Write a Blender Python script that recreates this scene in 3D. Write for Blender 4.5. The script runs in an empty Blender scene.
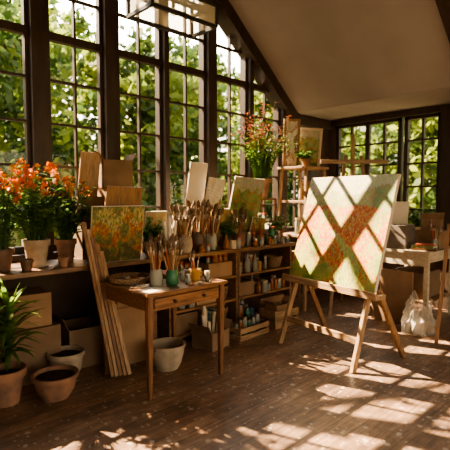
import bpy, math, random
from mathutils import Vector, Matrix, Euler, noise
R = random.Random(7)
COL = bpy.context.scene.collection
V = Vector
# ------------------------------------------------------------------ mesh builder
class MB:
    def __init__(s): s.v=[]; s.f=[]; s.m=[]
    def add(s, vs, fs, m=0):
        b=len(s.v); s.v+= [tuple(x) for x in vs]
        for f in fs: s.f.append([b+i for i in f]); s.m.append(m)
    def box(s, c, d, m=0, rot=None):
        x,y,z=d[0]/2,d[1]/2,d[2]/2
        vs=[V(p) for p in [(-x,-y,-z),(x,-y,-z),(x,y,-z),(-x,y,-z),(-x,-y,z),(x,-y,z),(x,y,z),(-x,y,z)]]
        if rot is not None:
            M=Euler(rot).to_matrix(); vs=[M@v for v in vs]
        vs=[v+V(c) for v in vs]
        s.add(vs,[(0,3,2,1),(4,5,6,7),(0,1,5,4),(1,2,6,5),(2,3,7,6),(3,0,4,7)],m); return s
    def bb(s,x0,x1,y0,y1,z0,z1,m=0): return s.box(((x0+x1)/2,(y0+y1)/2,(z0+z1)/2),(x1-x0,y1-y0,z1-z0),m)
    def beam(s,p0,p1,w,t,m=0,ref=(0,0,1)):
        p0=V(p0);p1=V(p1);d=(p1-p0).normalized();r=V(ref)
        if abs(d.dot(r))>.97: r=V((0,1,0)) if abs(d.y)<.9 else V((1,0,0))
        a=d.cross(r).normalized();b=d.cross(a).normalized()
        a*=w/2;b*=t/2
        vs=[p0-a-b,p0+a-b,p0+a+b,p0-a+b,p1-a-b,p1+a-b,p1+a+b,p1-a+b]
        s.add(vs,[(0,3,2,1),(4,5,6,7),(0,1,5,4),(1,2,6,5),(2,3,7,6),(3,0,4,7)],m); return s
    def cyl(s,p0,p1,r0,r1=None,seg=12,m=0,caps=True):
        if r1 is None: r1=r0
        return s.tube([p0,p1],[r0,r1],seg,m,caps)
    def tube(s,pts,rs,seg=6,m=0,caps=True):
        pts=[V(p) for p in pts]
        if not isinstance(rs,(list,tuple)): rs=[rs]*len(pts)
        vs=[];n=len(pts)
        d=(pts[1]-pts[0]).normalized(); a=d.orthogonal().normalized()
        for i,p in enumerate(pts):
            d=(pts[min(i+1,n-1)]-pts[max(i-1,0)]).normalized()
            a=(a-d*a.dot(d)).normalized(); b=d.cross(a)
            for k in range(seg):
                t=2*math.pi*k/seg; vs.append(p+(a*math.cos(t)+b*math.sin(t))*rs[i])
        fs=[]
        for i in range(n-1):
            for k in range(seg):
                k2=(k+1)%seg; fs.append((i*seg+k,i*seg+k2,(i+1)*seg+k2,(i+1)*seg+k))
        if caps:
            fs.append(tuple(reversed(range(seg)))); fs.append(tuple(range((n-1)*seg,n*seg)))
        s.add(vs,fs,m); return s
    def lathe(s,prof,seg=24,m=0,c=(0,0,0),wob=0):
        vs=[];c=V(c)
        for r,z in prof:
            for k in range(seg):
                t=2*math.pi*k/seg; rr=max(r,1e-4)*(1+wob*math.sin(3*t+z*9))
                vs.append(c+V((rr*math.cos(t),rr*math.sin(t),z)))
        fs=[]
        for i in range(len(prof)-1):
            for k in range(seg):
                k2=(k+1)%seg; fs.append((i*seg+k,i*seg+k2,(i+1)*seg+k2,(i+1)*seg+k))
        fs.append(tuple(reversed(range(seg))))
        if prof[-1][0]<.002: fs.append(tuple(range((len(prof)-1)*seg,len(prof)*seg)))
        s.add(vs,fs,m); return s
    def leaf(s,base,d,L,W,droop=.5,m=0,rng=R,prof=(.25,1,.75,.04)):
        p=V(base);d=V(d).normalized();side=d.cross(V((0,0,1)))
        if side.length<.1: side=V((1,0,0))
        side=(side.normalized()+V((0,0,rng.uniform(-.4,.4)))).normalized()
        n=len(prof);vs=[]
        for i,w in enumerate(prof):
            vs+= [p-side*W/2*w,p+side*W/2*w]
            p=p+d*L/(n-1); d=(d+V((0,0,-droop/(n-1)))).normalized()
        s.add(vs,[(2*i,2*i+1,2*i+3,2*i+2) for i in range(n-1)],m)
    def blade(s,p,sz,m,rng=R):
        a=V((rng.gauss(0,1),rng.gauss(0,1),rng.gauss(0,1))).normalized(); b=a.orthogonal().normalized()
        b=Matrix.Rotation(rng.uniform(0,6.28),3,a)@b
        s.add([p-a*sz,p+b*sz*.5,p+a*sz,p-b*sz*.5],[(0,1,2,3)],m)
def fin(mb,name,mats,parent=None,loc=(0,0,0),rot=(0,0,0),smooth=False,bevel=0,**props):
    me=bpy.data.meshes.new(name); me.from_pydata(mb.v,[],mb.f); 
    if not isinstance(mats,(list,tuple)): mats=[mats]
    for m in mats: me.materials.append(m)
    me.polygons.foreach_set('material_index',mb.m)
    if smooth:
        me.polygons.foreach_set('use_smooth',[True]*len(mb.f))
        me.update()
        me.set_sharp_from_angle(angle=math.radians(40))
    me.update()
    o=bpy.data.objects.new(name,me); COL.objects.link(o)
    o.location=loc; o.rotation_euler=rot
    if parent: o.parent=parent
    if bevel:
        b=o.modifiers.new('bevel','BEVEL'); b.width=bevel; b.segments=2; b.limit_method='ANGLE'
    for k,v in props.items(): o[k]=v
    return o
def root(name,label,cat,loc=(0,0,0),rz=0,group=None,rot=None):
    o=bpy.data.objects.new(name,None); COL.objects.link(o); o.empty_display_size=.1
    o.location=loc; o.rotation_euler=rot or (0,0,rz); o['label']=label; o['category']=cat
    if group: o['group']=group
    return o
def clone(o,loc=None,rot=None,parent=None,scale=None):
    c=o.copy(); COL.objects.link(c)
    if parent is not None: c.parent=parent
    if loc is not None: c.location=loc
    if rot is not None: c.rotation_euler=rot
    if scale is not None: c.scale=scale if isinstance(scale,(tuple,list)) else (scale,)*3
    for k in list(o.children): clone(k,parent=c)
    return c
# ------------------------------------------------------------------ materials
def base(name,rough=.6,metal=0,spec=.4):
    m=bpy.data.materials.new(name); m.use_nodes=True; nt=m.node_tree
    p=nt.nodes['Principled BSDF']; p.inputs['Roughness'].default_value=rough; p.inputs['Metallic'].default_value=metal
    p.inputs['Specular IOR Level'].default_value=spec
    return m,nt,p
def rgba(c): return (c[0],c[1],c[2],1)
def pm(name,c1,c2=None,rough=.6,scale=8,stretch=(1,1,1),bump=.1,metal=0,coord='Object',detail=4,spec=.4):
    m,nt,p=base(name,rough,metal,spec); c2=c2 or tuple(x*.7 for x in c1)
    tc=nt.nodes.new('ShaderNodeTexCoord'); mp=nt.nodes.new('ShaderNodeMapping'); mp.inputs['Scale'].default_value=stretch
    n=nt.nodes.new('ShaderNodeTexNoise'); n.inputs['Scale'].default_value=scale; n.inputs['Detail'].default_value=detail
    r=nt.nodes.new('ShaderNodeValToRGB'); r.color_ramp.elements[0].position=.35; r.color_ramp.elements[1].position=.65
    r.color_ramp.elements[0].color=rgba(c2); r.color_ramp.elements[1].color=rgba(c1)
    L=nt.links.new; L(tc.outputs[coord],mp.inputs[0]); L(mp.outputs[0],n.inputs['Vector']); L(n.outputs['Fac'],r.inputs[0]); L(r.outputs[0],p.inputs['Base Color'])
    if bump:
        b=nt.nodes.new('ShaderNodeBump'); b.inputs['Strength'].default_value=bump; b.inputs['Distance'].default_value=.01
        L(n.outputs['Fac'],b.inputs['Height']); L(b.outputs[0],p.inputs['Normal'])
    return m
def leafmat(name,c1,c2,trans=.5,scale=3):
    m=pm(name,c1,c2,.5,scale,bump=0); nt=m.node_tree; p=nt.nodes['Principled BSDF']; out=nt.nodes['Material Output']
    t=nt.nodes.new('ShaderNodeBsdfTranslucent'); mx=nt.nodes.new('ShaderNodeMixShader'); mx.inputs[0].default_value=trans
    src=p.inputs['Base Color'].links[0].from_socket
    L=nt.links.new; L(src,t.inputs[0]); L(p.outputs[0],mx.inputs[1]); L(t.outputs[0],mx.inputs[2]); L(mx.outputs[0],out.inputs[0])
    return m
def glassmat(name,tint,op=.35,rough=.08):
    m,nt,p=base(name,rough); p.inputs['Base Color'].default_value=rgba(tint)
    t=nt.nodes.new('ShaderNodeBsdfTransparent'); t.inputs[0].default_value=rgba([min(1,.4+.6*x) for x in tint])
    mx=nt.nodes.new('ShaderNodeMixShader'); mx.inputs[0].default_value=op
    L=nt.links.new; L(t.outputs[0],mx.inputs[1]); L(p.outputs[0],mx.inputs[2]); L(mx.outputs[0],nt.nodes['Material Output'].inputs[0])
    return m
M_frame=pm('dark_window_wood',(.052,.033,.022),(.030,.019,.013),.45,6,(3,3,.6))
M_wall=pm('dark_wall_plaster',(.090,.060,.040),(.055,.037,.026),.8,3)
M_ceil=pm('ceiling_plaster',(.335,.30,.28),(.265,.238,.222),.9,1.2,bump=.05)
M_oak=pm('warm_oak',(.31,.170,.080),(.15,.080,.038),.5,5,(1.5,14,14),bump=.25)
M_oakv=pm('warm_oak_upright',(.33,.180,.084),(.16,.085,.040),.5,5,(14,14,1.2),bump=.25)
M_tab=pm('table_wood',(.29,.14,.066),(.125,.060,.028),.30,4,(1.5,16,16),bump=.2)
M_tabv=pm('table_leg_wood',(.24,.115,.054),(.11,.052,.025),.4,4,(16,16,1.5))
M_pine=pm('aged_pine',(.43,.27,.145),(.24,.145,.074),.5,5,(12,12,1.2),bump=.2)
M_pineh=pm('aged_pine_board',(.43,.27,.145),(.24,.145,.074),.5,5,(1.2,12,12),bump=.2)
M_pale=pm('pale_painted_board',(.62,.51,.37),(.46,.37,.25),.5,5,(1.2,9,9),bump=.2)
M_dwood=pm('worn_brown_worktop',(.25,.14,.074),(.12,.066,.036),.38,4,(1.2,14,14),bump=.25)
M_card=pm('brown_cardboard',(.34,.21,.118),(.24,.145,.082),.85,4,bump=.04)
M_card2=pm('faded_cardboard',(.26,.165,.098),(.18,.115,.068),.85,4,bump=.04)
M_terra=pm('terracotta',(.34,.175,.105),(.18,.108,.072),.85,9)
M_clay=pm('pale_clay',(.46,.36,.26),(.28,.215,.15),.85,8)
M_dpot=pm('dark_glazed_clay',(.15,.08,.052),(.08,.046,.031),.45,7)
M_soil=pm('soil',(.06,.034,.02),(.025,.014,.008),.95,40,bump=.6)
M_white=pm('aged_white_canvas',(.66,.58,.46),(.54,.46,.35),.8,3,bump=.05)
M_paper=pm('drawing_paper',(.70,.63,.51),(.60,.52,.41),.9,4,bump=.02)
M_metal=pm('brushed_metal',(.45,.40,.34),(.3,.26,.22),.3,20,metal=1)
M_black=pm('black_iron',(.03,.026,.022),(.016,.014,.012),.4,10)
M_wick=pm('woven_wicker',(.38,.24,.13),(.15,.09,.048),.7,60,(1,1,2),bump=.6,detail=1)
M_brist=pm('brush_bristles',(.20,.125,.07),(.10,.06,.035),.7,40)
M_bag=glassmat('crumpled_clear_plastic',(.72,.66,.57),.45,.2)
M_glass=glassmat('clear_jar_glass',(.6,.6,.52),.35)
M_ggl=glassmat('green_jar_glass',(.08,.26,.13),.7)
M_agl=glassmat('amber_bottle_glass',(.34,.13,.035),.7)
M_bulb=glassmat('bulb_glass',(.9,.85,.7),.4)
M_lgl=glassmat('lamp_panel_glass',(.8,.74,.6),.3,.3)
G1=leafmat('fresh_leaf',(.24,.38,.07),(.11,.21,.04),.55)
G2=leafmat('deep_leaf',(.13,.24,.06),(.05,.125,.03))
G3=leafmat('rusty_red_leaf',(.36,.105,.055),(.20,.06,.035),.45,6)
F1=leafmat('orange_petal',(.80,.22,.018),(.66,.13,.010),.35)
F2=leafmat('pale_orange_petal',(.84,.34,.05),(.76,.24,.03),.35)
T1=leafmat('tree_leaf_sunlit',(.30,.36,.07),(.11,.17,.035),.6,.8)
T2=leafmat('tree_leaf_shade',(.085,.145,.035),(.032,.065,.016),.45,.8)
M_bark=pm('tree_bark',(.12,.08,.05),(.05,.035,.022),.9,5,(3,3,.7),bump=.5)
M_grass=pm('dry_garden_grass',(.25,.22,.13),(.16,.145,.08),.9,2)
def col(name,c,rough=.6): return pm(name,c,tuple(x*.7 for x in c),rough,10,bump=.03)
PAL=[col('paint_'+n,c) for n,c in [('ochre',(.50,.27,.06)),('brick',(.40,.09,.04)),('cream',(.60,.50,.35)),('blue',(.07,.15,.25)),('olive',(.18,.21,.07)),('umber',(.16,.085,.04)),('teal',(.07,.19,.17)),('orange',(.65,.23,.05))]]
m,nt,p=base('window_glass',.03)
t=nt.nodes.new('ShaderNodeBsdfTransparent'); g=nt.nodes.new('ShaderNodeBsdfGlossy'); g.inputs['Roughness'].default_value=.03
mx=nt.nodes.new('ShaderNodeMixShader'); mx.inputs[0].default_value=.03
nt.links.new(t.outputs[0],mx.inputs[1]); nt.links.new(g.outputs[0],mx.inputs[2]); nt.links.new(mx.outputs[0],nt.nodes['Material Output'].inputs[0]); M_pane=m
# floor
m,nt,p=base('plank_floor',.40); L=nt.links.new
tc=nt.nodes.new('ShaderNodeTexCoord'); br=nt.nodes.new('ShaderNodeTexBrick')
br.inputs['Scale'].default_value=1; br.inputs['Brick Width'].default_value=3.1; br.inputs['Row Height'].default_value=.13; br.inputs['Mortar Size'].default_value=.0020; br.inputs['Mortar Smooth'].default_value=.6; br.offset=.37
br.inputs['Color1'].default_value=(.255,.158,.100,1); br.inputs['Color2'].default_value=(.180,.110,.070,1); br.inputs['Mortar'].default_value=(.05,.03,.018,1); br.inputs['Bias'].default_value=0
L(tc.outputs['Object'],br.inputs['Vector'])
def mulnoise(src,stretch,scale,lo,hi,detail=6):
    mp=nt.nodes.new('ShaderNodeMapping'); mp.inputs['Scale'].default_value=stretch; L(tc.outputs['Object'],mp.inputs[0])
    n=nt.nodes.new('ShaderNodeTexNoise'); n.inputs['Scale'].default_value=scale; n.inputs['Detail'].default_value=detail; L(mp.outputs[0],n.inputs['Vector'])
    mr=nt.nodes.new('ShaderNodeMapRange'); mr.inputs[1].default_value=.3; mr.inputs[2].default_value=.7; mr.inputs[3].default_value=lo; mr.inputs[4].default_value=hi; L(n.outputs['Fac'],mr.inputs[0])
    mu=nt.nodes.new('ShaderNodeMix'); mu.data_type='RGBA'; mu.blend_type='MULTIPLY'; mu.inputs[0].default_value=1; L(src,mu.inputs[6]); L(mr.outputs[0],mu.inputs[7]); return mu.outputs[2]
last=mulnoise(br.outputs['Color'],(1.2,16,1),3,.6,1.4); hgt=last
last=mulnoise(last,(1,1.6,1),2.2,.6,1.3)
last=mulnoise(last,(1,1,1),14,.75,1.22)
for sc,rad,thr,cc in ((5,.11,.40,(.54,.46,.37,1)),(12,.20,.55,(.56,.48,.38,1)),(9,.12,.75,(.32,.13,.05,1)),(17,.14,.85,(.10,.13,.13,1)),(26,.24,.68,(.54,.46,.37,1))):
    vo=nt.nodes.new('ShaderNodeTexVoronoi'); vo.inputs['Scale'].default_value=sc; L(tc.outputs['Object'],vo.inputs['Vector'])
    lt=nt.nodes.new('ShaderNodeMath'); lt.operation='LESS_THAN'; lt.inputs[1].default_value=rad; L(vo.outputs['Distance'],lt.inputs[0])
    sp=nt.nodes.new('ShaderNodeSeparateColor'); L(vo.outputs['Color'],sp.inputs[0])
    gt=nt.nodes.new('ShaderNodeMath'); gt.operation='GREATER_THAN'; gt.inputs[1].default_value=thr; L(sp.outputs[0],gt.inputs[0])
    ml=nt.nodes.new('ShaderNodeMath'); ml.operation='MULTIPLY'; L(lt.outputs[0],ml.inputs[0]); L(gt.outputs[0],ml.inputs[1])
    ml2=nt.nodes.new('ShaderNodeMath'); ml2.operation='MULTIPLY'; ml2.inputs[1].default_value=.6; L(ml.outputs[0],ml2.inputs[0])
    m2=nt.nodes.new('ShaderNodeMix'); m2.data_type='RGBA'; L(ml2.outputs[0],m2.inputs[0]); L(last,m2.inputs[6]); m2.inputs[7].default_value=cc; last=m2.outputs[2]
L(last,p.inputs['Base Color'])
bp=nt.nodes.new('ShaderNodeBump'); bp.inputs['Strength'].default_value=.3; bp.inputs['Distance'].default_value=.01; L(hgt,bp.inputs['Height']); L(bp.outputs[0],p.inputs['Normal'])
M_floor=m
# paint material: colour of every brush dab is stored on the mesh
m,nt,p=base('artist_oil_paint',.5); at=nt.nodes.new('ShaderNodeAttribute'); at.attribute_name='paint'
n=nt.nodes.new('ShaderNodeTexNoise'); n.inputs['Scale'].default_value=90; bp=nt.nodes.new('ShaderNodeBump'); bp.inputs['Strength'].default_value=.3; bp.inputs['Distance'].default_value=.002
nt.links.new(at.outputs['Color'],p.inputs['Base Color']); nt.links.new(n.outputs['Fac'],bp.inputs['Height']); nt.links.new(bp.outputs[0],p.inputs['Normal']); M_dabs=m
def mixc(a,b,t): t=max(0,min(1,t)); return tuple(a[i]*(1-t)+b[i]*t for i in range(3))
def nz(x,z,s,o=0): return noise.noise(V((x*s+o,z*s,o*1.7)))
def comp_meadow(x,z,g):
    sky=mixc((.42,.39,.24),(.31,.34,.17),.5+nz(x,z,4)); trees_h=.85+.09*nz(x,0,5,2)+.06*abs(x-.5)
    hor=.70+.04*nz(x,0,3,5)
    if z>trees_h+.03*nz(x,z,20): c=sky
    elif z>hor:
        c=mixc((.15,.20,.055),(.34,.34,.11),.5+nz(x,z,7,1)*1.5)
        if g.random()<.12: c=(.40,.19,.06)
        if x>.80: c=mixc(c,(.12,.19,.04),.55)
    else:
        c=mixc((.34,.32,.06),(.16,.22,.03),.5+nz(x,z,6,3)*1.4)
        red=.50+nz(x,z,5,9)*1.3-(.38 if x>.84 else 0)+(.26 if .40<z<hor else -.10)-(.2 if z<.12 else 0)
        if g.random()<red: c=g.choice([(.46,.09,.010),(.42,.06,.006),(.50,.15,.014),(.52,.21,.03),(.44,.30,.06)])
        px=.60+.17*math.sin(z*6.5+.3)-.25*z; w=.20*(.52-z)+.02
        if abs(x-px)<w and z<.48: c=mixc((.40,.38,.10),(.20,.26,.04),g.random())
    return tuple(max(.003,v*g.uniform(.75,1.2)) for v in c)
def comp_autumn(x,z,g):
    t=z+.35*nz(x,z,4,4)
    c=(.09,.08,.03) if t<.18 else g.choice([(.34,.10,.025),(.38,.20,.05),(.26,.08,.02),(.28,.17,.05)]) if t<.66 else g.choice([(.15,.15,.05),(.34,.27,.09),(.40,.32,.14)])
    if nz(x,z,6,2)>.16: c=g.choice([(.10,.11,.035),(.17,.16,.05)])
    return tuple(v*g.uniform(.7,1.2) for v in c)
def comp_green(x,z,g):
    c=mixc((.06,.10,.025),(.26,.30,.10),.3+z*.5+nz(x,z,5,6)*1.2)
    if z>.82+.1*nz(x,z,5): c=(.38,.36,.24)
    elif g.random()<.12+.25*max(0,nz(x,z,5,8)): c=g.choice([(.42,.08,.03),(.42,.18,.06)])
    return tuple(v*g.uniform(.7,1.2) for v in c)
def comp_muted(x,z,g):
    c=mixc((.14,.08,.03),(.36,.27,.12),.2+z*.9+nz(x,z,4,3))
    if .45<z<.62+.1*nz(x,0,4): c=(.10,.11,.05)
    return tuple(v*g.uniform(.75,1.15) for v in c)
def comp_sketch(x,z,g):
    c=mixc((.66,.59,.47),(.48,.41,.29),.3+nz(x,z,6,3)); 
    if nz(x,z,7,12)>.22 and z<.7: c=(.24,.18,.10)
    return tuple(v*g.uniform(.85,1.1) for v in c)
def paint_surface(parent,w,h,comp,seed,n=None,sz=.02):
    """brush dabs laid over the canvas front, x in -w/2..w/2, z in 0..h, facing -y"""
    g=random.Random(seed); b=MB(); cols=[]
    nx=max(4,int(w/sz*1.5)); nzn=max(4,int(h/sz*1.5)); pts=[]
    x0,x1,z0,z1=-w/2+.004,w/2-.004,.004,h-.004
    b.add([(x0,-.0015,z0),(x1,-.0015,z0),(x1,-.0015,z1),(x0,-.0015,z1)],[(0,1,2,3)]); cols.append(comp(.5,.3,g))
    for i in range(nx):
        for k in range(nzn): pts.append(((i+g.random())/nx,(k+g.random())/nzn))
    g.shuffle(pts); pts.sort(key=lambda p:-round(p[1]*6))
    for i,(u,v) in enumerate(pts):
        a=g.uniform(.8,2.3); L_=sz*g.uniform(.7,1.3); W=sz*g.uniform(.35,.6); cx=x0+(x1-x0)*u; cz=z0+(z1-z0)*v; y=-.0016-i*3e-7
        dx,dz=math.cos(a)*L_,math.sin(a)*L_; ex,ez=-math.sin(a)*W,math.cos(a)*W
        q=[(cx-dx,cz-dz),(cx+ex,cz+ez),(cx+dx,cz+dz),(cx-ex,cz-ez)]
        q=[(min(x1,max(x0,a_)),min(z1,max(z0,c_))) for a_,c_ in q]
        b.add([(a_,y,c_) for a_,c_ in reversed(q)],[(0,1,2,3)]); cols.append(comp(u,v,g))
    o=fin(b,'painted_surface',M_dabs,parent=parent)
    at=o.data.color_attributes.new('paint','FLOAT_COLOR','CORNER'); buf=[]
    for c in cols: buf+=[c[0],c[1],c[2],1.0]*4
    at.data.foreach_set('color',buf); return o
# ------------------------------------------------------------------ shell
YW=4.10; XE=6.14; APX=1.6
def S(x): return max(2.65,5.67-.84*abs(x-APX))
def st(mb,name,mat,**k): return fin(mb,name,mat,kind='structure',**k)
b=MB(); b.bb(-2.1,XE+.1,-2.6,YW+.1,-.12,0); st(b,'floor',M_floor)
b=MB(); b.bb(-2.1,XE+.12,YW,YW+.14,0,.93); b.bb(5.68,XE,YW,YW+.14,.93,2.65); b.bb(-2,-1.12,YW,YW+.14,.93,2.65)
b.add([(-.15,YW,4.3),(3.35,YW,4.3),(APX,YW,5.75),(-.15,YW+.14,4.3),(3.35,YW+.14,4.3),(APX,YW+.14,5.75)],[(0,1,2),(5,4,3),(0,3,4,1),(1,4,5,2),(2,5,3,0)])
st(b,'wall_north',M_wall,bevel=0)
b=MB(); b.bb(XE,XE+.14,-2.6,YW,0,.93); b.bb(XE,XE+.14,-2.6,YW,2.6,2.75); b.bb(XE,XE+.14,-2.6,2.33,.93,2.6); b.bb(XE,XE+.14,3.97,YW,.93,2.6)
st(b,'wall_east',M_wall)
b=MB(); b.bb(-2.14,-2,-2.6,YW,0,2.75); st(b,'wall_west',M_ceil)
# south side: unseen gable wall, wide opening added to let in fill light
b=MB(); b.bb(-2.1,-1.2,-2.74,-2.6,0,2.5); b.bb(5.0,6.12,-2.74,-2.6,0,2.5); b.bb(-2.1,6.12,-2.74,-2.6,2.5,2.65)
b.add([(-2,-2.6,2.65),(5.2,-2.6,2.65),(APX,-2.6,5.75),(-2,-2.74,2.65),(5.2,-2.74,2.65),(APX,-2.74,5.75)],[(2,1,0),(3,4,5),(1,4,3,0),(2,5,4,1),(0,3,5,2)])
st(b,'wall_south',M_ceil)
b=MB()
for xa,xb in [(-2.1,APX),(APX,5.19),(5.19,XE+.14)]:
    za=5.67-.84*abs(xa-APX) if xa<5 else 2.65; zb=max(2.65,5.67-.84*abs(xb-APX)) if xb>0 else 0
    b.add([(xa,-2.74,za),(xb,-2.74,zb),(xb,YW+.16,zb),(xa,YW+.16,za),(xa,-2.74,za+.14),(xb,-2.74,zb+.14),(xb,YW+.16,zb+.14),(xa,YW+.16,za+.14)],[(0,3,2,1),(4,5,6,7),(0,1,5,4),(1,2,6,5),(2,3,7,6),(3,0,4,7)])
st(b,'ceiling',M_ceil)
tn=[0]
def trim(b,mat=M_frame,bevel=.004):
    tn[0]+=1; return st(b,'trim_%d'%tn[0],mat,bevel=bevel)
b=MB(); b.beam((APX,YW-.02,5.55),(5.25,YW-.02,2.53),.16,.22,ref=(0,1,0)); trim(b)
b=MB(); b.beam((APX,1.70,5.60),(5.30,1.70,2.58),.12,.14,ref=(0,1,0)); trim(b)
b=MB(); b.beam((APX,-.6,5.60),(5.30,-.6,2.58),.12,.14,ref=(0,1,0)); trim(b)
b=MB(); b.bb(5.14,XE-.02,YW-.10,YW+.02,2.50,2.645); trim(b)
b=MB(); b.bb(XE-.07,XE+.0,.2,YW-.1,2.56,2.645); trim(b)
b=MB(); b.bb(XE-.10,XE+.03,2.14,2.34,0,2.56); trim(b)
b=MB(); b.bb(XE-.24,XE,1.2,YW-.12,.88,.93); trim(b,M_dwood)
edges=[-1.12,-.44,.24,.92,1.60,2.31,2.97,3.64,4.32,5.0,5.68]
thick={1.60:.15,2.31:.15,3.64:.13,.24:.14,-1.12:.14,-.44:.06,.92:.06,2.97:.06,4.32:.07,5.0:.10,5.68:.12}
for x in edges:
    w=thick[x]; b=MB(); top=min(4.4,S(x)-.05); b.bb(x-w/2,x+w/2,YW-.06,YW+.13,.93,top); trim(b)
b=MB(); b.bb(-1.2,5.7,YW-.09,YW+.1,.90,.96); trim(b)
wn=[0]
def ztop(x): return min(4.32,S(x)-.10)
for i in range(len(edges)-1):
    xa=edges[i]+thick[edges[i]]/2; xb=edges[i+1]-thick[edges[i+1]]/2
    b=MB(); y0,y1=YW+.0,YW+.06; ta,tb=ztop(xa),ztop(xb); tm=min(ta,tb)
    f=.035
    def tp(x): return ta+(tb-ta)*(x-xa)/(xb-xa)
    b.bb(xa,xa+f,y0,y1,.96,ta); b.bb(xb-f,xb,y0,y1,.96,tb); b.bb(xa,xb,y0,y1,.96,1.02)
    b.beam((xa,YW+.03,ta-.02),(xb,YW+.03,tb-.02),.06,.07,ref=(0,1,0))
    xm=(xa+xb)/2; b.bb(xm-.010,xm+.010,YW+.01,YW+.05,1.0,tp(xm))
    z=.96+.39
    while z<max(ta,tb):
        if ta>=z and tb>=z: xe=xb; xs=xa
        elif ta>z: xe=xa+(xb-xa)*(ta-z)/(ta-tb); xs=xa
        else: xe=xb; xs=xb-(xb-xa)*(tb-z)/(tb-ta)
        h=.035 if abs(z-2.91)<.02 else .010
        b.bb(xs,xe,YW+.008 if h<.03 else y0-.01,YW+.052,z-h,z+h)
        z+=.39
    wn[0]+=1
    w=st(b,'window_%d'%wn[0],M_frame)
    g=MB(); g.add([(xa,YW+.03,.98),(xb,YW+.03,.98),(xb,YW+.03,tb),(xa,YW+.03,ta)],[(0,1,2,3)])
    fin(g,'window_pane',M_pane,parent=w)
for ya,yb,nc in ((2.36,2.86,2),(2.90,3.95,4)):
    b=MB(); f=.05
    b.bb(XE,XE+.07,ya,ya+f,.94,2.58); b.bb(XE,XE+.07,yb-f,yb,.94,2.58); b.bb(XE,XE+.07,ya,yb,.94,1.0); b.bb(XE,XE+.07,ya,yb,2.52,2.58)
    for k in range(1,nc):
        y=ya+(yb-ya)*k/nc; h=.03 if (nc==4 and k==2) else .013; b.bb(XE+.01,XE+.06,y-h,y+h,.96,2.56)
    for k in range(1,5):
        z=.97+1.58*k/5; b.bb(XE+.012,XE+.055,ya,yb,z-.012,z+.012)
    wn[0]+=1; w=st(b,'window_%d'%wn[0],M_frame)
    g=MB(); g.add([(XE+.03,ya,.96),(XE+.03,yb,.96),(XE+.03,yb,2.55),(XE+.03,ya,2.55)],[(0,1,2,3)])
    fin(g,'window_pane',M_pane,parent=w)
# ------------------------------------------------------------------ garden
b=MB(); b.bb(-60,60,-60,60,-.5,-.35); st(b,'ground',M_grass)
def tree(loc,h,rad,seed,n=70,per=42,flat=1,trunk_h=.5,size=(.09,.17),thin=0):
    rg=random.Random(seed); r=root('tree','leafy green garden tree outside the studio windows','tree',loc,0,group='garden trees')
    t=MB(); t.tube([(0,0,0),(.05,.03,h*.3),(-.03,.08,h*.6),(0,0,h*.85)],[h*.03,h*.024,h*.017,h*.008],8)
    for k in range(8):
        a=k*.9; z=h*(.35+.06*k); t.tube([(0,0,z),(math.cos(a)*rad*.4,math.sin(a)*rad*.4,z+h*.08),(math.cos(a)*rad*.8,math.sin(a)*rad*.8,z+h*.12)],[h*.01,h*.007,h*.003],5)
    fin(t,'trunk',M_bark,parent=r,smooth=True)
    l=MB()
    for k in range(n):
        a=rg.uniform(0,6.283); q=math.sqrt(rg.random())*rad; zz=h*(trunk_h+(1-trunk_h)*rg.random())
        if thin and zz/h>.5 and rg.random()<thin: continue
        q*=1-.35*abs((zz/h-trunk_h)/(1-trunk_h)-.4)
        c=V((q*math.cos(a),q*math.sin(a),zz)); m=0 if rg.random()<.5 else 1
        for j in range(per):
            l.blade(c+V((rg.gauss(0,.24),rg.gauss(0,.24),rg.gauss(0,.2))),rg.uniform(*size),m,rg)
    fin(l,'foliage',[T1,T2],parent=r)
    return r
tA=tree((-2.0,12.0,-.4),6.3,2.2,1,210,48,trunk_h=.06,thin=.45,size=(.10,.19))
tB=tree((3.2,12.3,-.4),6.8,2.3,2,240,48,trunk_h=.06,thin=.22,size=(.10,.19))
tC=tree((13.2,5.6,-.4),6.2,2.2,3,230,48,trunk_h=.06,size=(.10,.19))
for s,l,sc in [(tC,(8.4,12.6,-.4),1.05),(tC,(13.4,11.2,-.4),1),(tB,(13.6,.2,-.4),1),(tA,(.2,19.0,-.4),1.35),(tC,(6.9,19.2,-.4),1.5),(tC,(14.2,18.2,-.4),1.4),(tC,(20.5,12.5,-.4),1.4),(tC,(20.5,5.0,-.4),1.4)]:
    clone(s,l,None,scale=sc)
tree((.3,7.4,-.4),7.4,2.0,9,9,15,trunk_h=.62,size=(.05,.10))  # sparse extra tree, added near the windows to dapple the sunlight
# ------------------------------------------------------------------ worktop & shelving
CT=.90
r=root('worktop','long worn brown wooden worktop beneath the tall windows','worktop',(1.95,3.73,0))
b=MB(); b.bb(-2.6,2.52,-.31,.31,.86,CT); fin(b,'counter_top',M_dwood,parent=r,bevel=.006)
for x in (-2.5,-1.2,.42):
    b=MB(); b.bb(x-.035,x+.035,-.27,-.20,0,.86); fin(b,'leg',M_dwood,parent=r)
def shelf_unit(x0,x1):
    r=root('shelf_unit','open wooden shelving packed with jars and boxes under the worktop','shelf',((x0+x1)/2,3.74,0),group='under-worktop shelving')
    w=(x1-x0)/2
    b=MB(); b.bb(-w,-w+.03,-.26,.26,0,.858); b.bb(w-.03,w,-.26,.26,0,.858); b.bb(-w,w,.25,.27,0,.858); fin(b,'shelf_frame',M_dwood,parent=r,bevel=.003)
    for z in (.08,.34,.60):
        b=MB(); b.bb(-w+.03,w-.03,-.26,.25,z-.024,z); fin(b,'shelf_board',M_oak,parent=r,bevel=.002)
shelf_unit(2.56,3.50); shelf_unit(3.51,4.45)
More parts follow.
